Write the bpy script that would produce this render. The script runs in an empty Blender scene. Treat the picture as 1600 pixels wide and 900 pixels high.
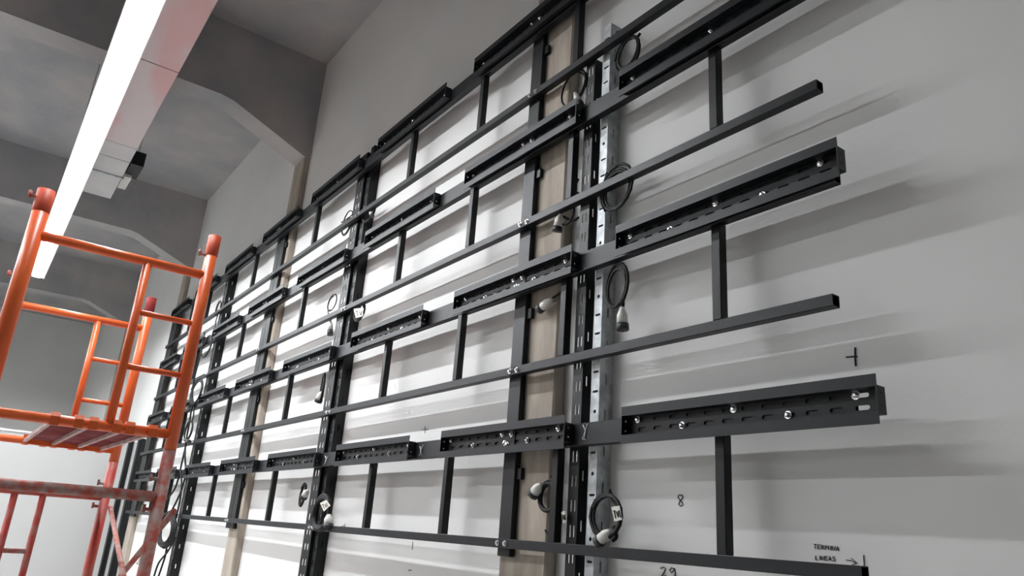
import bpy, bmesh, math, random
from mathutils import Vector, Matrix
random.seed(7)
C = bpy.context.scene.collection
SC = bpy.context.scene
# ------------------------------------------------------------------ units: 1 u = 1.8 m, camera eye 1.6 m above the floor
S, EYE = 1.8, 1.6
def U(x, y, z): return Vector((S*x, S*y, S*z + EYE))
R = Matrix(((0.5895539, 0.21840292, 0.77764154), (0.80474747, -0.24146687, -0.54228706), (0.06933758, 0.94551251, -0.31811693)))
FPX = 1160.75
def ray(px, py): return R @ Vector((px-800, 450-py, -FPX))
def atY(px, py, Y): r = ray(px, py); return r*(Y/r.y)      # unit coordinates of a pixel on a plane parallel to the framed wall
def atX(px, py, X): r = ray(px, py); return r*(X/r.x)
# ------------------------------------------------------------------ camera
cam = bpy.data.cameras.new('camera'); co = bpy.data.objects.new('camera', cam); C.objects.link(co)
cam.sensor_width = 36; cam.lens = FPX/1600*36; cam.clip_start = .02; cam.clip_end = 200
co.matrix_world = Matrix.Translation((0, 0, EYE)) @ R.to_4x4()
SC.camera = co
SC.view_settings.view_transform = 'Standard'; SC.view_settings.look = 'None'; SC.view_settings.gamma = 1
SC.view_settings.use_curve_mapping = False
SC.view_settings.exposure = -0.13
w = bpy.data.worlds.new('world'); SC.world = w; w.use_nodes = True
w.node_tree.nodes['Background'].inputs[0].default_value = (.75, .8, .9, 1); w.node_tree.nodes['Background'].inputs[1].default_value = .1
LAMP_V, LAMP_A, LAMP_FILL = 182.0, 152.0, 115.0
WALL_Y = 1.067; SLAB = 2.32; DUCT_Z = 1.70; FLOOR = -EYE/S
# ------------------------------------------------------------------ materials
def mat(name, col, rough=.6, metal=0, noise=0, nscale=8, bump=0, col2=None, bscale=None, emit=None, spec=.5, detail=6, lo=.35, hi=.65, aniso=None):
    m = bpy.data.materials.new(name); m.use_nodes = True; nt = m.node_tree; b = nt.nodes['Principled BSDF']
    b.inputs['Base Color'].default_value = (*col, 1); b.inputs['Roughness'].default_value = rough; b.inputs['Metallic'].default_value = metal
    b.inputs['Specular IOR Level'].default_value = spec
    if emit: b.inputs['Emission Color'].default_value = (*emit[:3], 1); b.inputs['Emission Strength'].default_value = emit[3]
    if noise or col2 or bump:
        tc = nt.nodes.new('ShaderNodeTexCoord'); mp = nt.nodes.new('ShaderNodeMapping'); nt.links.new(tc.outputs['Object'], mp.inputs[0])
        if aniso: mp.inputs['Scale'].default_value = aniso
        n = nt.nodes.new('ShaderNodeTexNoise'); n.inputs['Scale'].default_value = nscale; n.inputs['Detail'].default_value = detail; nt.links.new(mp.outputs[0], n.inputs[0])
        if noise or col2:
            c2 = col2 or tuple(c*(1-noise) for c in col)
            r = nt.nodes.new('ShaderNodeValToRGB'); r.color_ramp.elements[0].position = lo; r.color_ramp.elements[1].position = hi
            r.color_ramp.elements[0].color = (*c2, 1); r.color_ramp.elements[1].color = (*col, 1)
            nt.links.new(n.outputs[0], r.inputs[0]); nt.links.new(r.outputs[0], b.inputs['Base Color'])
        if bump:
            n2 = nt.nodes.new('ShaderNodeTexNoise'); n2.inputs['Scale'].default_value = bscale or nscale*6; n2.inputs['Detail'].default_value = 8; nt.links.new(mp.outputs[0], n2.inputs[0])
            bp = nt.nodes.new('ShaderNodeBump'); bp.inputs['Strength'].default_value = bump; bp.inputs['Distance'].default_value = .01
            nt.links.new(n2.outputs[0], bp.inputs['Height']); nt.links.new(bp.outputs[0], b.inputs['Normal'])
    return m
M = dict(
 wall=mat('white_wall_paint', (.74, .735, .72), .85, noise=.05, nscale=1.3, bump=.08, bscale=60),
 slab=mat('bare_concrete', (.45, .425, .415), .9, col2=(.33, .335, .35), nscale=1.6, bump=.4, bscale=14),
 column=mat('beige_concrete', (.44, .385, .32), .85, col2=(.32, .275, .23), nscale=9, bump=.3, bscale=40, aniso=(2, 2, .4)),
 far=mat('grey_far_wall', (.78, .78, .76), .9, noise=.12, nscale=.7),
 part=mat('white_board', (.52, .52, .51), .8, noise=.03, nscale=1),
 floor=mat('grey_floor', (.5, .49, .47), .7, noise=.3, nscale=2),
 black=mat('black_painted_steel', (.006, .007, .008), .45, noise=.3, nscale=14, bump=.05, bscale=90, spec=.3),
 black2=mat('dark_grey_painted_steel', (.0085, .010, .0125), .45, noise=.25, nscale=10, bump=.04, bscale=90, spec=.32),
 galv=mat('galvanised_steel', (.60, .63, .65), .5, metal=.25, col2=(.36, .385, .40), nscale=26, bump=.08),
 bolt=mat('zinc_bolt', (.85, .85, .87), .22, metal=1),
 orange=mat('orange_paint', (.86, .155, .03), .36, col2=(.76, .12, .03), nscale=5, bump=.05),
 sleeve=mat('darker_orange_sleeve', (.55, .075, .03), .55, spec=.3),
 maroon=mat('dark_red_sleeve', (.22, .022, .02), .8, spec=.2, noise=.3, nscale=10),
 red=mat('worn_red_paint', (.50, .055, .04), .5, col2=(.42, .16, .13), nscale=14, lo=.30, hi=.55, bump=.15),
 dusty=mat('plaster_dusted_red_paint', (.45, .085, .06), .7, col2=(.42, .30, .27), nscale=22, lo=.38, hi=.62, bump=.2),
 deckred=mat('dark_red_deck', (.17, .02, .022), .9, col2=(.26, .08, .085), nscale=4, lo=.35, hi=.6, spec=.1),
 deckrib=mat('pale_worn_rib', (.62, .42, .40), .6, noise=.4, nscale=10),
 cable=mat('black_cable', (.008, .0075, .0075), .6, spec=.25),
 plugw=mat('white_plastic', (.72, .71, .67), .4), plugd=mat('dark_connector', (.03, .03, .03), .5),
 tag=mat('paper_tag', (.68, .66, .60), .8), ink=mat('black_marker', (.02, .02, .02), .7), chalk=mat('white_chalk', (.7, .7, .7), .8),
 duct=mat('pale_duct_sheet', (.62, .60, .60), .45, metal=.15, noise=.1, nscale=3),
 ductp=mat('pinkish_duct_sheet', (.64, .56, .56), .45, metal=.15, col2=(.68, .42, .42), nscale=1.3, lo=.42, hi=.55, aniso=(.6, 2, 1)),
 seam=mat('dark_seam', (.05, .05, .05), .7),
 lampbody=mat('white_lamp_body', (.7, .7, .7), .4),
 glow=mat('lamp_tube', (1, 1, 1), .5, emit=(.945, .97, 1.0, LAMP_V)),
 glowFill=mat('lamp_tube_fill', (1, 1, 1), .5, emit=(.945, .97, 1.0, LAMP_FILL)),  # glow of the unseen row added for fill
 glowA=mat('lamp_tube_side', (1, 1, 1), .5, emit=(.945, .97, 1.0, LAMP_A)),
)
# ------------------------------------------------------------------ mesh helpers
class MB:
    def __init__(s): s.v = []; s.f = []; s.sm = []
    def add(s, vs, fs, smooth=False):
        o = len(s.v); s.v += [Vector(v) for v in vs]; s.f += [[i+o for i in f] for f in fs]; s.sm += [smooth]*len(fs)
    def box(s, x0, x1, y0, y1, z0, z1):         # world metres
        s.add([(x, y, z) for x in (x0, x1) for y in (y0, y1) for z in (z0, z1)], [(0,1,3,2),(4,6,7,5),(0,4,5,1),(2,3,7,6),(0,2,6,4),(1,5,7,3)])
    def ub(s, x0, x1, y0, y1, z0, z1):          # unit coordinates
        a = U(x0, y0, z0); b = U(x1, y1, z1); s.box(a.x, b.x, a.y, b.y, a.z, b.z)
    def cbox(s, x0, x1, y0, y1, z0, z1, c=.003):  # chamfered box (chamfer on all edges)
        bm = bmesh.new(); bmesh.ops.create_cube(bm, size=1)
        for v in bm.verts: v.co = Vector(((x0+x1)/2+v.co.x*(x1-x0), (y0+y1)/2+v.co.y*(y1-y0), (z0+z1)/2+v.co.z*(z1-z0)))
        bmesh.ops.bevel(bm, geom=bm.edges[:], offset=c, segments=1, affect='EDGES'); s.frombm(bm)
    def ucb(s, x0, x1, y0, y1, z0, z1, c=.003):
        a = U(x0, y0, z0); b = U(x1, y1, z1); s.cbox(a.x, b.x, a.y, b.y, a.z, b.z, c)
    def frombm(s, bm):
        bm.verts.ensure_lookup_table(); s.add([v.co.copy() for v in bm.verts], [[v.index for v in f.verts] for f in bm.faces]); bm.free()
    def tube(s, pts, r, n=8, cap=True, closed=False):
        pts = [Vector(p) for p in pts]; k = len(pts); rings = []; prev = None
        for i, p in enumerate(pts):
            a = pts[(i-1) % k] if (closed or i > 0) else p; b = pts[(i+1) % k] if (closed or i < k-1) else p
            t = (b-a).normalized()
            if prev is None:
                u = t.orthogonal().normalized()
            else:
                u = prev - t*prev.dot(t); u = u.normalized() if u.length > 1e-6 else t.orthogonal().normalized()
            prev = u; v = t.cross(u)
            rr = r[i] if isinstance(r, (list, tuple)) else r
            rings.append([p+(u*math.cos(2*math.pi*j/n)+v*math.sin(2*math.pi*j/n))*rr for j in range(n)])
        vs = [q for g in rings for q in g]; fs = []
        for i in range(k if closed else k-1):
            for j in range(n):
                a, b = i*n+j, i*n+(j+1) % n; i2 = (i+1) % k
                fs.append((a, b, i2*n+(j+1) % n, i2*n+j))
        s.add(vs, fs, True)
        if cap and not closed: s.add(rings[0], [list(range(n))[::-1]]); s.add(rings[-1], [list(range(n))])
    def prism(s, poly, axis, a, b):             # polygon (2-D) swept along axis between a and b
        def P(q, t): return {'x': (t, q[0], q[1]), 'y': (q[0], t, q[1]), 'z': (q[0], q[1], t)}[axis]
        n = len(poly); vs = [P(q, a) for q in poly]+[P(q, b) for q in poly]
        s.add(vs, [list(range(n))[::-1], [i+n for i in range(n)]]+[(i, (i+1) % n, n+(i+1) % n, n+i) for i in range(n)])
    def hollow_x(s, x0, x1, y0, y1, z0, z1, t=.003, c=.002):   # square tube along x with open ends, metres
        o = [(y0+c, z0), (y1-c, z0), (y1, z0+c), (y1, z1-c), (y1-c, z1), (y0+c, z1), (y0, z1-c), (y0, z0+c)]
        i = [(y0+t, z0+t), (y1-t, z0+t), (y1-t, z0+t), (y1-t, z1-t), (y1-t, z1-t), (y0+t, z1-t), (y0+t, z1-t), (y0+t, z0+t)]
        vs = [(x, *p) for x in (x0, x1) for p in o]+[(x, *p) for x in (x0, x1) for p in i]
        fs = []
        for k in range(8):
            l = (k+1) % 8
            fs += [(k, l, 8+l, 8+k), (16+l, 16+k, 24+k, 24+l), (l, k, 16+k, 16+l), (8+k, 8+l, 24+l, 24+k)]
        s.add(vs, fs)
    def mesh(s, name, m, off=Vector((0, 0, 0))):
        me = bpy.data.meshes.new(name); me.from_pydata([tuple(v-off) for v in s.v], [], s.f); me.validate()
        for p, q in zip(me.polygons, s.sm): p.use_smooth = q
        bm = bmesh.new(); bm.from_mesh(me); bmesh.ops.remove_doubles(bm, verts=bm.verts, dist=1e-6); bmesh.ops.recalc_face_normals(bm, faces=bm.faces); bm.to_mesh(me); bm.free()
        me.materials.append(M[m]); return me
    def build(s, name, m, parent=None):
        off = wloc(parent) if parent else Vector((0, 0, 0))
        o = bpy.data.objects.new(name, s.mesh(name, m, off)); C.objects.link(o); o.parent = parent; return o
def wloc(o):
    p = Vector(o.location)
    while o.parent: o = o.parent; p += o.location
    return p
def inst(name, me, loc, parent=None, rot=(0, 0, 0)):
    o = bpy.data.objects.new(name, me); C.objects.link(o); o.rotation_euler = rot
    o.location = Vector(loc)-(wloc(parent) if parent else Vector((0, 0, 0))); o.parent = parent; return o
def tag(o, label=None, cat=None, group=None, kind=None):
    for k, v in (('label', label), ('category', cat), ('group', group), ('kind', kind)):
        if v: o[k] = v
    return o
def thing(name, label, cat, loc, group=None):
    o = bpy.data.objects.new(name, None); C.objects.link(o); o.location = loc; o.empty_display_size = .05; return tag(o, label, cat, group)
def copy_tree(o, parent=None):
    c = o.copy(); C.objects.link(c); c.parent = parent
    for ch in o.children: copy_tree(ch, c)
    return c
def plate(name, w0, w1, h0, h1, holes, th, m):
    """flat plate in the XZ plane (front face at y=-th/2) with rounded slots cut through; holes: (cx, cz, length, width, vertical)"""
    def cuts(vals, lo, hi):
        u = sorted({round(v, 5) for v in vals}); return [lo]+[(p+q)/2 for p, q in zip(u, u[1:])]+[hi], u
    xs, ux = cuts([h[0] for h in holes], w0, w1); zs, uz = cuts([h[1] for h in holes], h0, h1)
    cell = {(min(range(len(ux)), key=lambda i: abs(ux[i]-h[0])), min(range(len(uz)), key=lambda i: abs(uz[i]-h[1]))): h for h in holes}
    mb = MB(); yf, yb = -th/2, th/2
    for i in range(len(xs)-1):
        for j in range(len(zs)-1):
            cor = [(xs[i+1], zs[j+1]), (xs[i], zs[j+1]), (xs[i], zs[j]), (xs[i+1], zs[j])]
            h = cell.get((i, j))
            if not h:
                for y in (yf, yb): mb.add([(p, y, q) for p, q in cor], [(0, 1, 2, 3)])
                continue
            cx, cz, L, W, vert = h; r = W/2; d = max(L/2-r, 0); ring = []
            for qd in range(4):                                          # four quadrants of three points each
                for k in range(3):
                    a_ = math.pi/2*(qd+k/2); sx = 1 if qd in (0, 3) else -1; sz = 1 if qd < 2 else -1
                    ring.append((cx+r*math.cos(a_)+(0 if vert else sx*d), cz+r*math.sin(a_)+(sz*d if vert else 0)))
            for y in (yf, yb):
                vs = [(p, y, q) for p, q in cor]+[(p, y, q) for p, q in ring]; fs = []
                for qd in range(4):
                    b0 = 4+qd*3; fs += [(qd, b0, b0+1), (qd, b0+1, b0+2), (qd, b0+2, 4+((qd+1) % 4)*3, (qd+1) % 4)]
                mb.add(vs, fs)
            n = 12; mb.add([(p, yf, q) for p, q in ring]+[(p, yb, q) for p, q in ring], [(k, (k+1) % n, n+(k+1) % n, n+k) for k in range(n)])
    for (p0, q0), (p1, q1) in (((w0, h0), (w1, h0)), ((w1, h0), (w1, h1)), ((w1, h1), (w0, h1)), ((w0, h1), (w0, h0))):
        mb.add([(p0, yf, q0), (p1, yf, q1), (p1, yb, q1), (p0, yb, q0)], [(0, 1, 2, 3)])
    return mb

# ------------------------------------------------------------------ lamps (strips with housings; the last row is added for fill light)
def strip_lamp(x0, x1, y, z, gm, n, label, width=.036):
    t = thing('strip_lamp', label, 'lamp', U((x0+x1)/2, y, z+.03))
    h = width/2
    b = MB()
    b.ub(x0, x1, y-h-.012, y+h+.012, z+.012, z+.034)             # tray
    for s in (-1, 1):                                               # slanted white reflector wings
        pr = [(y+s*(h+.001), z+.012), (y+s*(h+.001), z+.004), (y+s*(h+.030), z-.005), (y+s*(h+.032), z-.005), (y+s*(h+.012), z+.012)]
        b.prism([(S*p, S*q+EYE) for p, q in pr], 'x', S*x0, S*x1)
    for x in (x0, x1): b.ub(x-.003, x+.003, y-h-.01, y+h+.01, z-.003, z+.034)
    b.build('housing', 'lampbody', t)
    step = (x1-x0)/n
    for k in range(n):
        d = MB(); d.ub(x0+k*step+.008, x0+(k+1)*step-.008, y-h, y+h, z, z+.010); d.build('light_tube', gm, t)
    for x in (x0+.25, (x0+x1)/2+.1, x1-.25):
        r = MB(); r.tube([U(x, y, z+.0345), U(x, y, DUCT_Z-.001 if abs(y-.12) < .01 and x > -4.5 else SLAB-.001)], .004, 6); r.build('hanger', 'galv', t)
    return t
strip_lamp(-6.0, -1.65, .12, 1.5, 'glow', 5, 'long glowing white strip lamp hanging beside the duct over the scaffold')
strip_lamp(-9.4, -1.8, -1.0, 1.5, 'glowA', 4, 'second strip lamp row over the middle of the room, out to the left')
strip_lamp(-10.8, -3.0, -3.0, 1.5, 'glowFill', 6, 'unseen third strip lamp row added as fill light across the room')  # unseen row, added to raise the ambient light in the room

# ------------------------------------------------------------------ the setting
X0, X1, YL = -11.2, 3.2, -4.2
def struct(name, mb, m): return tag(mb.build(name, m), kind='structure')
b = MB(); b.ub(X0, X1, WALL_Y, WALL_Y+.12, FLOOR, SLAB+.1); struct('wall_right', b, 'wall')
b = MB(); b.ub(X0-.1, X0, YL, WALL_Y, FLOOR, SLAB+.1); struct('wall_far', b, 'far')
b = MB(); b.ub(X1, X1+.1, YL, WALL_Y, FLOOR, SLAB+.1); struct('wall_back', b, 'far')
b = MB(); b.ub(X0, X1, YL-.1, YL, FLOOR, SLAB+.1); struct('wall_left', b, 'far')
b = MB(); b.ub(X0, X1, YL-.1, WALL_Y+.1, FLOOR-.1, FLOOR); struct('floor', b, 'floor')
b = MB(); b.ub(X0, X1, YL-.1, WALL_Y+.1, SLAB, SLAB+.1); struct('ceiling', b, 'slab')
for bx, cw in ((.95, .14), (-1.290, .169), (-3.403, .14), (-5.746, .14), (-8.17, .14)):
    b = MB()
    prof = [(YL, 1.92), (.59, 1.925), (.65, 1.915), (1.036, 1.755), (WALL_Y, 1.75), (WALL_Y, SLAB), (YL, SLAB)]
    prof = [(S*p, S*q+EYE) for p, q in prof]
    b.prism(prof, 'x', S*(bx-.14), S*bx); struct('concrete_beam', b, 'slab')
    b = MB(); b.ucb(bx-cw, bx-.001, 1.036, WALL_Y+.001, FLOOR, 1.753, .008); struct('concrete_column', b, 'column')
# low white partition under the scaffold platform with its black jambs
t = thing('board_partition', 'low white board partition standing across the far end below the platform', 'partition', U(-6.55, -.5, FLOOR))
b = MB(); b.ub(-6.60, -6.5, YL, 1.02, FLOOR, .475); b.build('board', 'part', t)
b = MB(); b.ub(-6.60, -6.49, YL, 1.02, .4755, .49); b.build('cap_rail', 'lampbody', t)
for p, q in (((182, 780), (189.5, 780)), ((197, 780), (207, 780))):
    a = atX(*p, -6.3); c = atX(*q, -6.3)
    if p[0] == 182: b = MB(); b.ub(-6.36, -6.3, a.y, c.y, FLOOR, .50); b.build('jamb', 'black', t)
    else: b = MB(); b.ub(-6.12, -6.06, a.y*6.06/6.3, min(c.y*6.06/6.3, 1.065), FLOOR, .50); b.build('jamb', 'black', t)
b = MB(); a = atX(190, 780, -6.3); b.ub(-6.34, -6.31, a.y, 1.0665, FLOOR, .49); b.build('infill_panel', 'part', t)
b = MB(); p = atX(178, 588, X0+.02); b.ub(X0+.001, X0+.05, p.y-.04, p.y+.04, p.z-.11, p.z+.11)
tag(b.build('wall_box', 'black'), 'small dark box fixed high on the grey far wall', 'box')

# ------------------------------------------------------------------ duct
t = thing('air_duct', 'pale rectangular air duct with pinkish sheets hung under the concrete beams', 'duct', U(-3, .22, 1.75))
dz = DUCT_Z; dy0, dy1 = .10, .338
edges = [-4.62, -4.02, -3.83, -2.97, -1.9, -.6, .8]
for i in range(len(edges)-1):
    b = MB(); b.ucb(edges[i]+.0015, edges[i+1]-.0015, dy0, dy1, dz+.0005*(i % 2), dz+.17, .004)
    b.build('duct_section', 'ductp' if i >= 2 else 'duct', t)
for e in edges[1:-1]:
    b = MB(); b.ub(e-.001, e+.001, dy0+.002, dy1-.002, dz+.001, dz+.168); b.build('joint', 'seam', t)
for x in (-4.25, -1.6, -.3):
    for y in (dy0-.006, dy1+.006):
        b = MB(); b.tube([U(x, y, dz), U(x, y, SLAB)], .005, 6); b.build('hanger', 'galv', t)
    b = MB(); b.ub(x-.01, x+.01, dy0-.01, dy1+.01, dz-.006, dz-.001); b.build('hanger_bar', 'galv', t)
p = atX(200, 275, -4.35)
t = thing('junction_box', 'small dark box with a white lid hanging at the far end of the duct', 'box', U(p.x, p.y, p.z))
b = MB(); b.ub(p.x-.07, p.x+.14, p.y-.012, p.y+.05, p.z+.02, p.z+.10); b.build('body', 'black2', t)
b = MB(); b.ub(p.x-.22, p.x-.02, p.y-.02, p.y+.022, p.z+.0, p.z+.018); b.build('lid', 'plugw', t)
b = MB(); b.tube([U(p.x+.05, p.y+.02, p.z+.1), U(p.x+.05, p.y+.02, 1.95), U(p.x+.05, p.y+.02, SLAB)], .006, 6); b.build('hanger', 'galv', t)

# ------------------------------------------------------------------ bolts
def bolt_mesh(r=.008):
    b = MB(); n = 10
    def ring(rad, y, k=n): return [(rad*math.cos(2*math.pi*j/k), y, rad*math.sin(2*math.pi*j/k)) for j in range(k)]
    b.add(ring(r*1.45, 0)+ring(r*1.45, -r*.22), [(j, (j+1) % n, n+(j+1) % n, n+j) for j in range(n)]+[[n+j for j in range(n)]])
    b.add(ring(r, -r*.2, 6)+ring(r, -r*.95, 6)+ring(r*.55, -r*1.25, 6), [(j, (j+1) % 6, 6+(j+1) % 6, 6+j) for j in range(6)]+[(6+j, 6+(j+1) % 6, 12+(j+1) % 6, 12+j) for j in range(6)]+[[12+j for j in range(6)]])
    return b.mesh('bolt', 'bolt')
BOLT = bolt_mesh()
ROWZ = [.186+.3793*i for i in (3, 2, 1, 0)]; ROWN = ['top', 'second', 'third', 'lowest']
TUBEZ = [-.0155+.3793*i for i in (3, 2, 1)]+[-.0225]
ORD = ['rightmost', 'second from the right', 'third from the right', 'fourth from the right', 'fifth from the right', 'fourth from the left', 'third from the left', 'second from the left', 'leftmost']

# ------------------------------------------------------------------ screen brackets
BL, YLIP = .492, .978
def bracket_mesh():
    L = S*BL; hw0, hw1 = S*(-.0195), S*(.019); pitch = S*.0385
    holes = []
    n = 12
    for k in range(n):
        cx = L/2-S*.033-k*pitch
        holes += [(cx, S*.0110, S*.0225, .0120, False), (cx, S*(-.0065), S*.0225, .0125, False)]
    mb = plate('w', -L/2, L/2, hw0, hw1, holes, .003, 'black2')
    yb, yf = -.0015, -S*(.999-YLIP)
    mb.box(-L/2, L/2, yf, yb, hw1-.003, hw1); mb.box(-L/2, L/2, yf, yb, hw0, hw0+.003)          # flanges
    mb.box(-L/2, L/2, yf, yf+.003, hw1, hw1+S*.0155); mb.box(-L/2, L/2, yf, yf+.003, hw0-S*.0145, hw0)   # lips
    for s in (-1, 1):                                                                            # end tabs with two holes
        tp = plate('t', 0, abs(yf), hw0+.003, hw1-.003, [(abs(yf)/2, S*.009, .007, .007, False), (abs(yf)/2, -S*.009, .007, .007, False)], .003, 'black2')
        x = s*(L/2-.0016)
        mb.add([(x-v.y, -v.x, v.z) for v in tp.v], tp.f)
    return mb.mesh('channel', 'black2')
BR = bracket_mesh()
SPL = MB(); SPL.cbox(-.055, .055, -.0035, 0, -.032, .032, .001); SPL = SPL.mesh('splice_plate', 'black')
mids = [[-.80, -1.445, -2.104, -2.757, -3.415, -4.080, -4.755, -5.43], [-.80, -1.436, -2.10, -2.762, -3.43, -4.085, -4.76, -5.43],
        [-.797, -1.428, -2.093, -2.758, -3.412, -4.08, -4.76, -5.43], [-.768, -1.424, -2.086, -2.752, -3.409, -4.080, -4.762, -5.43]]
PLACE = ['rightmost, past the galvanised strut', 'across the nearest tube post', 'just right of the second strut', 'just left of the second strut',
         'across the middle double post', 'just right of the third strut', 'just left of the third strut', 'at the far left end']
for r in range(4):
    for c in range(8):
        x = mids[r][c]; z = ROWZ[r]+.0265 + (0 if r != 0 else .002)
        loc = U(x, .999, z) - Vector((0, .0017, 0))
        t = thing('screen_bracket', f'black slotted bracket on the {ROWN[r]} rail, {PLACE[c]}', 'bracket', loc, 'screen brackets on the four rails')
        inst('channel', BR, loc, t)
        bx = [.205, .095, -.005, -.115, -.222]; bz = [.0115, -.0065, .0115, -.0065, .0115]
        for k in range(5):
            if c in (1, 4) and k == 2: continue
            inst('bolt', BOLT, loc+Vector((S*(bx[k]+random.uniform(-.008, .008)*(c > 0)), -.0018, S*bz[k])), t, (0, random.random(), 0))
        if c in (1, 4):
            pc = {1: -1.424, 4: -3.49}[c]-x+.02
            inst('splice_plate', SPL, loc+Vector((S*pc, -.0018, 0)), t)
            for ax, az in ((-.018, .012), (.018, .010), (-.006, -.008), (.004, -.012)):
                inst('bolt', BOLT, loc+Vector((S*(pc+ax), -.0055, S*az)), t, (0, random.random(), 0))

# ------------------------------------------------------------------ ladder frames: rail above, tube below, studs between
STUDS = [-.8065, -1.232, -1.671, -2.108, -2.975, -3.822, -4.72, -5.14]
SPLIT = [(-1.402, None), (-2.50, -1.402), (-3.47, -2.50), (-4.36, -3.47), (-5.80, -4.36)]
SECN = ['free right-hand section', 'between the tube post and second strut', 'between second strut and middle column',
        'just left of the middle column', 'far left behind the scaffold']
tend = [-.35, -.591, -.590, -.577]; rend = [-.40, -.573, -.573, -.573]
for r in range(4):
    for q, (xa, xb) in enumerate(SPLIT):
        rb = rend[r] if xb is None else xb-.0015; tb = tend[r] if xb is None else xb-.0015
        t = thing('ladder_frame', f'black steel ladder frame, {ROWN[r]} tier, {SECN[q]}', 'frame', U((xa+rb)/2, 1.01, TUBEZ[r]), 'steel ladder frames in four tiers')
        xl = xa
        if q == 4: xl = [-5.76, -5.75, -5.80, -5.86][r]
        a = U(xa if q < 4 else -5.70, 1.0, ROWZ[r]); e = U(rb, 1.0195, ROWZ[r]+.0450)
        b = MB(); b.hollow_x(a.x, e.x, a.y, e.y, a.z, e.z); b.build('top_rail', 'black2', t)
        a = U(xl, 1.0, TUBEZ[r]); e = U(tb, 1.0195, TUBEZ[r]+.0195)
        b = MB(); b.hollow_x(a.x, e.x, a.y, e.y, a.z, e.z); b.build('bottom_tube', 'black2', t)
        for sx in STUDS:
            if xa < sx < (xb if xb is not None else 0):
                a = U(sx-.0097, 1.0, TUBEZ[r]+.0198); e = U(sx+.0097, 1.0193, ROWZ[r]-.0003)
                b = MB(); b.cbox(a.x, e.x, a.y+.0005, e.y, a.z, e.z, .002); b.build('stud', 'black', t)
        if q < 4:
            for dx in (.012,): inst('bolt', BOLT, U(xa+dx, 1.0, TUBEZ[r]+.0098), t)
        if q > 0: inst('bolt', BOLT, U(rb-.014, 1.0, TUBEZ[r]+.0098), t)

# ------------------------------------------------------------------ posts
def tube_post(x0, x1, y0, y1, z0, z1, label, groove=False):
    t = thing('tube_post', label, 'post', U((x0+x1)/2, (y0+y1)/2, z0), 'plain tube posts bolted to the columns')
    if groove:
        xm = (x0+x1)/2
        b = MB(); b.ucb(x0, xm-.001, y0, y1, z0, z1, .003); b.build('tube', 'black', t)
        b = MB(); b.ucb(xm+.001, x1, y0, y1, z0, z1, .003); b.build('tube', 'black', t)
    else:
        b = MB(); b.ucb(x0, x1, y0, y1, z0, z1, .003); b.build('tube', 'black2', t)
    for k in range(4):
        z = ROWZ[k]+.02; b = MB(); b.ub(x1+.0003, x1+.016, y1-.010, y1-.0005, z-.08, z-.055); b.build('fixing_lug', 'black', t)
    return t
tube_post(-1.446, -1.398, 1.0202, 1.0352, -.04, 1.42, 'plain black tube post bolted in front of the nearest beige column')
tube_post(-3.545, -3.432, 1.0202, 1.0352, -.046, 1.42, 'double black tube post standing in front of the middle beige column', True)
tube_post(-5.81, -5.655, 1.0202, 1.0352, -.04, 1.42, 'double black tube post at the far left end of the frames', True)

def slotted(x0, x1, y0, y1, z0, z1, label, m='black', galv=False, group=None):
    t = thing('slotted_strut', label, 'strut', U((x0+x1)/2, (y0+y1)/2, z0), group)
    wd = S*(x1-x0); a = U(x0, y0, z0); e = U(x1, y1, z1); H = e.z-a.z; th = .003; holes = []
    if not galv:
        n = int(H/(S*.049))
        for k in range(n):
            z = .05+k*S*.049
            holes += [(wd*.34, z, S*.024, wd*.17, True), (wd*.70, z, S*.024, wd*.17, True)]
    else:
        n = int(H/.075)
        for k in range(n):
            z = .04+k*.075
            holes.append((wd*.5, z, .030, .009, False) if k % 3 else (wd*.5, z, .015, .015, False))
    mb = plate('f', 0, wd, 0, H, holes, th, m)
    o = MB(); o.add([(v.x+a.x, v.y+a.y+th/2, v.z+a.z) for v in mb.v], mb.f); o.build('slotted_face', m, t)
    # side webs with their own slots (seen edge-on to the camera on the right-hand side)
    dp = S*(y1-y0)-th; holes = []
    k = 0; z = .07
    while z < H-.05:
        holes.append((dp*.45, z, S*.022, .008, True)); z += S*.049*(1.5 if galv else 2.0)
    o = MB(); o.box(a.x, a.x+.003, a.y+.003, a.y+.012, a.z, e.z); o.build('front_lip', 'black2' if not galv else m, t)
    for s, x in (((0, a.x), (1, e.x-th)) if galv else ((1, e.x-th),)):
        sp = plate('s', 0, dp, 0, H, holes, th, m)
        o = MB(); o.add([(x+th/2-v.y, a.y+th+v.x, v.z+a.z) for v in sp.v], sp.f); o.build('side_web', m, t)
    o = MB()
    o.box(e.x-.012, e.x-.003, e.y-.003, e.y, a.z, e.z)
    o.build('return_lip', m, t)
    return t
G2 = 'black slotted wall struts'
slotted(-1.209, -1.178, 1.0203, 1.045, FLOOR, 1.13, 'black slotted strut beside the galvanised strut, nearest the camera', group=G2)
slotted(-1.158, -1.134, 1.029, 1.0665, FLOOR, 1.215, 'bright galvanised slotted strut fixed to the white wall', 'galv', True)
slotted(-2.608, -2.541, 1.0203, 1.0665, FLOOR, 1.425, 'second black slotted strut, between the nearest column and the middle column', group=G2)
slotted(-2.534, -2.503, 1.030, 1.0665, FLOOR, 1.445, 'narrow black strut touching the right side of the second slotted strut', group=G2)
slotted(-4.44, -4.375, 1.0203, 1.0665, FLOOR, 1.42, 'black slotted strut with hanging cable bundles behind the scaffold', group=G2)

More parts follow.
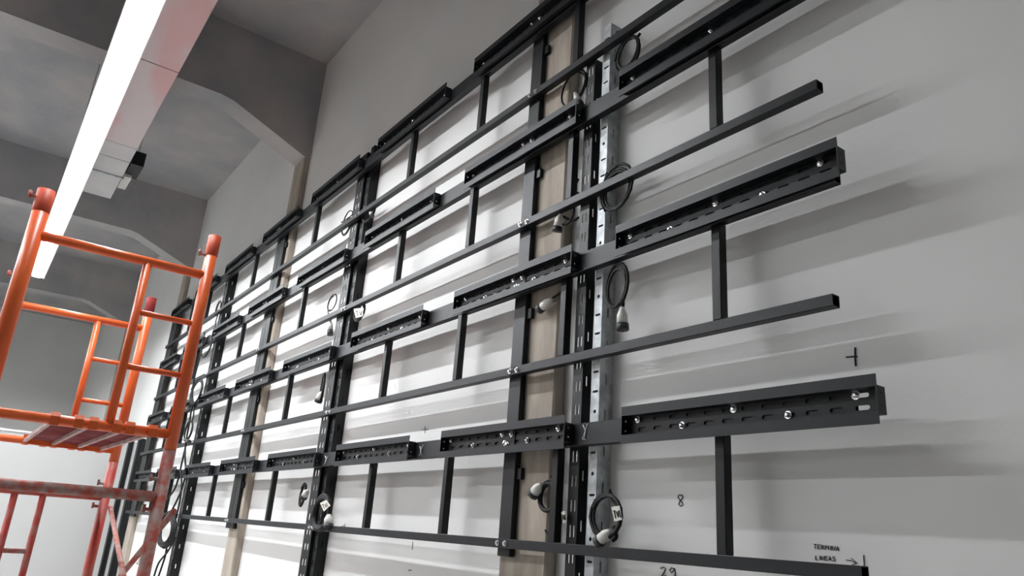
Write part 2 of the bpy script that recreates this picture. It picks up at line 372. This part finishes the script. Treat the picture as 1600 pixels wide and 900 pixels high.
# ------------------------------------------------------------------ scaffold
def RX(x, y, z): return U(x, y, z)
TR = .027
def seg(parent, name, p, q, r, m, n=12):
    b = MB(); b.tube([U(*p), U(*q)], r, n); return b.build(name, m, parent)
def pin(parent, p, m='dusty'):
    b = MB(); P = U(*p); b.tube([P, P+Vector((.01, -.055, 0))], .008, 6); b.tube([P+Vector((.01, -.055, -.012)), P+Vector((.01, -.055, .02))], .007, 6); return b.build('lock_pin', m, parent)
YA, YB = .012, .409
def upper(X, label, sl='sleeve'):
    t = thing('scaffold_bay', label, 'scaffold', U(X, YB, .145), 'scaffold frames')
    for y, r in ((YA, .032), (YB, TR)):
        seg(t, 'post', (X, y, .146), (X, y, .712), r, 'orange', 16)
        b = MB(); b.tube([U(X, y, .655), U(X, y, .658), U(X, y, .713)], [r+.001, r+.0025, r+.0025], 16); b.build('coupling_sleeve', sl, t)
    seg(t, 'top_bar', (X, YA, .60), (X, YB, .60), .021, 'orange')
    seg(t, 'bottom_bar', (X, YA, .183), (X, YB, .183), .021, 'orange')
    seg(t, 'inner_post', (X, .264, .60), (X, .264, .183), .018, 'orange')
    for z in (.467, .330): seg(t, 'rung', (X, .264, z), (X, YB, z), .013, 'orange', 10)
    pin(t, (X, YB, .655)); pin(t, (X, YA, .69))
    return t
upper(-2.0, 'orange upper scaffold frame nearest the camera, in front of the strip lamp end')
upper(-2.8, 'orange upper scaffold frame behind the platform, with a dark red top sleeve', 'maroon')
def lower(X, label, far):
    t = thing('scaffold_bay', label, 'scaffold', U(X, YB, FLOOR), 'scaffold frames')
    for y in (YA, YB): seg(t, 'post', (X, y, FLOOR), (X, y, .1455), TR, 'red' if far else 'dusty', 16)
    seg(t, 'top_bar', (X, YA, .034), (X, YB, .034), .023, 'red' if far else 'dusty')
    if far:
        for y, z0 in ((.235, -.7), (.160, -.7)): seg(t, 'inner_post', (X, y, .034), (X, y, z0), .018, 'red')
        for z, y1 in ((-.141, .235), (-.10, .160), (-.45, .235), (-.7, YB)): seg(t, 'rung', (X, YA, z), (X, y1, z), .013, 'dusty', 10)
    else:
        seg(t, 'bottom_bar', (X, YA, -.72), (X, YB, -.72), .02, 'dusty')
    pin(t, (X, YB, .004)); pin(t, (X, YB, .075)); pin(t, (X, YA, .004))
    for y in (YA, YB):
        b = MB(); P = U(X, y, FLOOR); b.box(P.x-.06, P.x+.06, P.y-.06, P.y+.06, P.z, P.z+.008); b.build('base_plate', 'dusty', t)
    return t
lower(-2.0, 'plaster-dusted red lower scaffold frame in front of the cable bundles', False)
lower(-2.8, 'red lower scaffold frame behind, with short ladder posts below the platform', True)
for y, l in ((YB+.023, 'dusty crossed braces bolted on the wall side of the lower scaffold'),):
    t = thing('cross_brace', l, 'brace', U(-2.4, y, -.35))
    seg(t, 'brace_tube', (-2.8, YB+.022, .002), (-2.0, YB+.022, -.30), .013, 'dusty', 10)
    seg(t, 'brace_tube', (-2.0, YB+.038, .004), (-2.8, YB+.038, -.305), .014, 'dusty', 10)
# platform
t = thing('scaffold_platform', 'dark red scaffold platform with pale ribs hooked on the orange bars', 'platform', U(-2.4, .27, .19))
dk0, dk1 = .148, .362
b = MB(); b.ub(-2.785, -2.022, dk0, dk1, .186, .192); b.build('deck_panel', 'deckred', t)
rib = [dk0, dk0+(dk1-dk0)*.36, dk0+(dk1-dk0)*.70, dk1]
for k, y in enumerate(rib):
    b = MB(); b.ub(-2.78, -2.025, y-.0045, y+.0045, .176, .1855); b.build('rib', 'deckrib', t)
b = MB(); b.ub(-2.022, -2.014, dk0, dk1, .172, .196); b.build('end_rail', 'orange', t)
b = MB(); b.ub(-2.795, -2.787, dk0, dk1, .172, .196); b.build('end_rail', 'orange', t)
for X, sg in ((-2.0, 1), (-2.8, -1)):
    for px in (82, 120, 143, 180, 201, 237):
        y = atX(px, 660+px*.07, -2.0).y; b = MB(); P = U(X, y, .183)
        pr = [(P.x-sg*.03, P.z+.012), (P.x-sg*.03, P.z+.03), (P.x+sg*.018, P.z+.03), (P.x+sg*.03, P.z+.012), (P.x+sg*.03, P.z-.024), (P.x+sg*.024, P.z-.024), (P.x+sg*.024, P.z+.012), (P.x+sg*.012, P.z+.0225), (P.x-sg*.012, P.z+.0225)]
        b.prism(pr, 'y', P.y-.017, P.y+.017); b.build('hook', 'orange', t)

# ------------------------------------------------------------------ cables
def coil(px, py, Y, rx, ry, turns, label, plug=None, tagp=None, lead=None, cr=.0042, tilt=0, white=True, plugdir=(0, -1), jit=.10, ptsz=1.0):
    P = atY(px, py, Y); W = U(*P); rx = (U(*atY(px+rx, py, Y))-U(*atY(px-rx, py, Y))).length/2; ry = (U(*atY(px, py+ry, Y))-U(*atY(px, py-ry, Y))).length/2; t = thing('cable_coil', label, 'cable', W, 'coiled cables hanging on the struts')
    b = MB(); rnd = random.Random(int(px*7+py)); pts = []
    n = int(turns*16)
    offs = [(rnd.uniform(-.16, .16), rnd.uniform(-.10, .06), rnd.uniform(.80, 1.05)) for _ in range(int(turns)+3)]
    for k in range(n+1):
        a = math.pi/2 + 2*math.pi*k/16; q = 1+jit*.4*math.sin(a*.37)
        f = k/16; i = int(f); f -= i; o0, o1 = offs[i], offs[i+1]; ox, oz, os_ = (o0[j]*(1-f)+o1[j]*f for j in range(3))
        lx = rx*(q*os_*math.cos(a)+ox); lz = ry*(q*os_*math.sin(a)+oz)
        x = lx*math.cos(tilt)-lz*math.sin(tilt); z = lx*math.sin(tilt)+lz*math.cos(tilt)
        pts.append(W+Vector((x, -.012+.006*math.sin(k*.4)-.0015*(k//16), z)))
    b.tube(pts, cr, 7); b.build('cable', 'cable', t)
    for ld in (lead or []):
        q = [U(*atY(a, c, Y))+Vector((0, -.004+.003*math.sin(i), 0)) for i, (a, c) in enumerate(ld)]
        # smooth the polyline
        sm = []
        for i in range(len(q)-1):
            p0 = q[max(i-1, 0)]; p1 = q[i]; p2 = q[i+1]; p3 = q[min(i+2, len(q)-1)]
            for s in range(5):
                u = s/5; sm.append(.5*((2*p1)+(-p0+p2)*u+(2*p0-5*p1+4*p2-p3)*u*u+(-p0+3*p1-3*p2+p3)*u**3))
        sm.append(q[-1]); b = MB(); b.tube(sm, cr, 7); b.build('lead', 'cable', t)
    if plug:
        A = U(*atY(plug[0], plug[1], Y-.012)); B = U(*atY(plug[2], plug[3], Y-.012)); d = B-A
        b = MB(); b.tube([A, A+d*.12, A+d*.35, A+d*.72], [.006*ptsz, .009*ptsz, .016*ptsz, .017*ptsz], 8); pl = b.build('plug', 'plugw' if white else 'plugd', t)
        b = MB(); b.tube([A+d*.72, A+d], .0185*ptsz, 8); b.build('connector', 'plugd', pl)
    if tagp:
        q = [U(*atY(a, c, Y-.02)) for a, c in tagp]; b = MB(); o = Vector((0, .0008, 0)); b.add([*q, *[v+o for v in q]], [(0,1,2,3), (7,6,5,4), (0,4,5,1), (1,5,6,2), (2,6,7,3), (3,7,4,0)])
        tg = b.build('paper_tag', 'tag', t)
        b = MB(); e = q[1]-q[0]; f = q[3]-q[0]
        for sx0, sz0, sx1, sz1 in ((.15, .3, .4, .3), (.27, .3, .27, .8), (.5, .35, .6, .75), (.6, .75, .72, .35), (.85, .3, .85, .8)):
            b.tube([q[0]+e*sx0+f*sz0-o*2, q[0]+e*sx1+f*sz1-o*2], .0018, 4)
        b.build('handwriting', 'ink', tg)
    return t
coil(985, 85, 1.028, 17, 24, 3.3, 'dark cable coil hanging high beside the galvanised strut top', lead=[[(978, 62), (965, 50), (962, 70)], [(995, 62), (1001, 52)]], cr=.006)
coil(900, 138, 1.028, 18, 25, 3.2, 'cable coil with a white plug above the second rail, in front of the beige column', plug=(898, 145, 908, 166), lead=[[(903, 112), (915, 120), (918, 140)]], white=True)
coil(968, 296, 1.0255, 24, 33, 3.4, 'big black cable coil hooked behind the second tier tube on the galvanised strut', lead=[[(950, 270), (942, 300), (946, 330)]], cr=.0058)
coil(890, 330, 1.028, 13, 22, 1.4, 'cable loop with a boxy plug on the beige column under the second tier tube', plug=(876, 334, 870, 362), lead=[[(905, 340), (895, 345), (880, 338)], [(905, 280), (897, 296), (905, 303)]], cr=.005, ptsz=1.2)
coil(968, 448, 1.022, 18, 34, 3.6, 'tall black cable coil with a white plug hanging down beside the galvanised strut', plug=(972, 480, 973, 516), lead=[[(975, 470), (974, 478), (972, 484)]], cr=.0058, ptsz=1.25)
coil(886, 472, 1.028, 9, 24, 1.3, 'cable with a white plug lying on the beige column below the third rail bracket', plug=(862, 467, 842, 484), lead=[[(880, 455), (870, 462), (860, 468)]], cr=.005, ptsz=1.15)
coil(950, 806, 1.018, 27, 36, 4.2, 'large tagged cable coil with white plug at the foot of the galvanised strut', plug=(954, 829, 934, 848), tagp=[(955, 792), (968, 790), (972, 812), (960, 815)], lead=[[(953, 765), (958, 780), (966, 790)], [(960, 822), (964, 838), (958, 845)]], cr=.0065, ptsz=1.25)
coil(862, 776, 1.028, 17, 24, 4.2, 'black cable coil with white plugs tucked behind the stud on the beige column', plug=(846, 756, 832, 774), lead=[[(880, 740), (872, 735), (862, 745)]], cr=.0075, ptsz=1.3)
coil(880, 790, 1.03, 4, 16, 1.3, 'small looped lead with a white tag between the stud and the slotted strut', tagp=[(877, 800), (883, 798), (884, 815), (879, 818)], lead=[[(880, 810), (872, 830), (856, 832), (853, 828)]], cr=.004)
coil(545, 348, 1.03, 9, 18, 1.8, 'thin cable coil with small connectors left of the second strut at the top tier', lead=[[(534, 348), (548, 338), (556, 328)], [(545, 372), (552, 380)]], plug=(536, 350, 546, 343), white=False)
coil(580, 334, 1.03, 9, 11, 4.0, 'dark cable coil right of the second strut under the top tier tube', cr=.0075, plug=(578, 330, 582, 338), ptsz=.8)
coil(521, 474, 1.03, 7, 10, 1.5, 'thin cable with a white plug hanging left of the second strut', plug=(516, 500, 516, 523), lead=[[(513, 478), (513, 490), (515, 502)]], ptsz=1.2)
coil(566, 486, 1.03, 9, 13, 2.2, 'cable loop with a big paper tag right of the second strut', tagp=[(552, 482), (568, 481), (567, 494), (556, 497)], cr=.006)
coil(507, 606, 1.03, 3, 20, 3.0, 'dark cable hank with a white plug left of the second strut at the third tier', plug=(503, 612, 497, 628), ptsz=1.5, cr=.007)
coil(476, 774, 1.03, 5, 18, 3.2, 'small cable coil with a white plug left of the second strut at the lowest tier', plug=(481, 765, 474, 778), tilt=-.2, ptsz=1.3, cr=.006)
coil(507, 800, 1.008, 15, 27, 5.0, 'thick tagged cable coil with white plug low on the second strut', plug=(514, 803, 513, 826), tagp=[(500, 786), (510, 781), (516, 790), (506, 799)], cr=.011, ptsz=1.7)
coil(325, 541, 0.985, 8, 12, 2.6, 'cable coil on the third strut just below the second rail', cr=.006)
coil(309, 613, 0.985, 10, 15, 3.2, 'round cable coil left of the third strut at the third rail', cr=.007, lead=[[(302, 622), (303, 645), (300, 660)]])
coil(297, 673, 0.985, 7, 12, 2.4, 'open cable coil left of the third strut above the lowest rail', cr=.006, plug=(286, 687, 296, 690), white=False)
coil(263, 828, 0.985, 12, 19, 9.0, 'large untidy bundle of cable hanging at the foot of the third strut', cr=.009, jit=.3, lead=[[(268, 800), (282, 770), (290, 740), (290, 700), (300, 640), (303, 600), (312, 560), (320, 520)], [(262, 850), (258, 870), (248, 900)], [(275, 840), (262, 862), (248, 880), (240, 905)], [(262, 780), (275, 760), (285, 720), (292, 690)], [(272, 822), (280, 790), (284, 760), (283, 735)]])
coil(343, 482, 1.012, 4, 8, 2.0, 'thin cable coil on the third strut behind the top tier tube', cr=.005, lead=[[(343, 488), (338, 500), (336, 515)]])

# ------------------------------------------------------------------ marker writing on the wall and chalk marks on the rails
def strokes(name, label, lines, Y=WALL_Y-.0008, w=1.1, m='ink', cat='writing'):
    b = MB()
    for L in lines:
        q = [U(*atY(a, c, Y)) for a, c in L]
        r = w*.001*1.0
        b.tube(q, r*1.6, 5)
    return tag(b.build(name, m), label, cat)
strokes('marker_cross', 'black marker cross on the wall above the right end of the lowest bracket', [[(1336, 543), (1336, 560), (1337, 572)], [(1322, 558), (1339, 557)]], w=1.6)
strokes('marker_cross', 'small black marker cross on the wall above the second bracket of the lowest rail', [[(664, 666), (664, 677)], [(659, 671), (669, 671)]], w=1.0)
strokes('marker_number', 'handwritten number 8 on the wall beside the lowest right stud', [[(1066, 775), (1061, 773), (1059, 777), (1062, 781), (1066, 785), (1067, 789), (1063, 791), (1060, 788), (1062, 783), (1066, 779), (1067, 775), (1064, 773)]], w=1.0)
strokes('marker_number', 'handwritten number 29 on the wall below the lowest tube', [[(1032, 888), (1037, 886), (1040, 889), (1036, 897), (1033, 901), (1041, 900)], [(1053, 889), (1049, 887), (1046, 891), (1049, 895), (1053, 891), (1054, 888), (1055, 896), (1054, 903)]], w=1.1)
T = []
def txt(x, y, s, sc, dy):
    F = {'T': [[(0, 0), (4, 0)], [(2, 0), (2, 6)]], 'E': [[(4, 0), (0, 0), (0, 6), (4, 6)], [(0, 3), (3, 3)]], 'R': [[(0, 6), (0, 0), (4, 1), (3, 3), (0, 3), (4, 6)]], 'M': [[(0, 6), (1, 0), (2.5, 4), (4, 0), (5, 6)]],
         'I': [[(1, 0), (1, 6)]], 'N': [[(0, 6), (0, 0), (3, 6), (4, 0)]], 'A': [[(0, 6), (2, 0), (4, 6)], [(1, 4), (3, 4)]], 'L': [[(0, 0), (0, 6), (3, 6)]], 'S': [[(4, 0), (1, 0), (1, 3), (4, 3), (4, 6), (0, 6)]], 'V': [[(0, 0), (2, 6), (4, 0)]]}
    out = []
    for ch in s:
        for L in F[ch]: out.append([(x+a*sc, y+c*sc+(x+a*sc-1270)*dy) for a, c in L])
        x += sc*(3 if ch == 'I' else 6.5 if ch == 'M' else 5.5)
    return out
nt_ = thing('marker_note', 'handwritten note TERMINA LINEAS TV with arrow and end line at the lower right', 'writing', U(*atY(1300, 870, WALL_Y)))
for nm, T in (('word', txt(1271, 850, 'TERMINA', 1.12, .10)), ('word', txt(1274, 868, 'LINEAS', 1.05, .06)), ('word', txt(1280, 881, 'TV', 1.1, .05)),
              ('arrow', [[(1322, 875), (1330, 876), (1338, 880)], [(1330, 872), (1339, 880), (1331, 882)]]), ('end_line', [[(1349, 867), (1350, 880), (1350, 905)]])):
    b = MB()
    for L in T: b.tube([U(*atY(a, c, WALL_Y-.0008)) for a, c in L], .0011, 5)
    b.build(nm, 'ink', nt_)
strokes('marker_mark', 'small marker squiggle on the wall left of the cable bundle at the far end', [[(213, 868), (218, 870), (217, 876), (213, 881), (216, 881)]], w=3)
strokes('marker_mark', 'thin marker line below the lowest tube between the second strut and the tube post', [[(645, 846), (644, 859)]], w=1)
strokes('marker_mark', 'short marker dash near the bottom edge left of the nearest column', [[(638, 891), (643, 891)]], w=1.3)
strokes('marker_mark', 'faint scribbled mark above the lowest tube right of the second strut', [[(530, 824), (537, 821), (540, 827), (548, 824)], [(539, 818), (538, 829)]], w=1)
strokes('chalk_mark', 'white chalk X on the lowest rail beside the galvanised strut', [[(911, 664), (915, 673), (913, 687)], [(918, 662), (914, 675), (910, 686), (916, 687)]], .9985, 1.0, 'chalk')
strokes('chalk_mark', 'white chalk X on the lowest rail left of the second bracket', [[(656, 697), (658, 705), (655, 713)], [(661, 695), (657, 705), (660, 713)]], .9985, 1.0, 'chalk')
strokes('chalk_mark', 'white chalk X on the lowest rail just right of the second strut', [[(508, 712), (510, 718), (508, 725)], [(512, 713), (509, 719), (506, 727)]], .9985, 1.2, 'chalk')
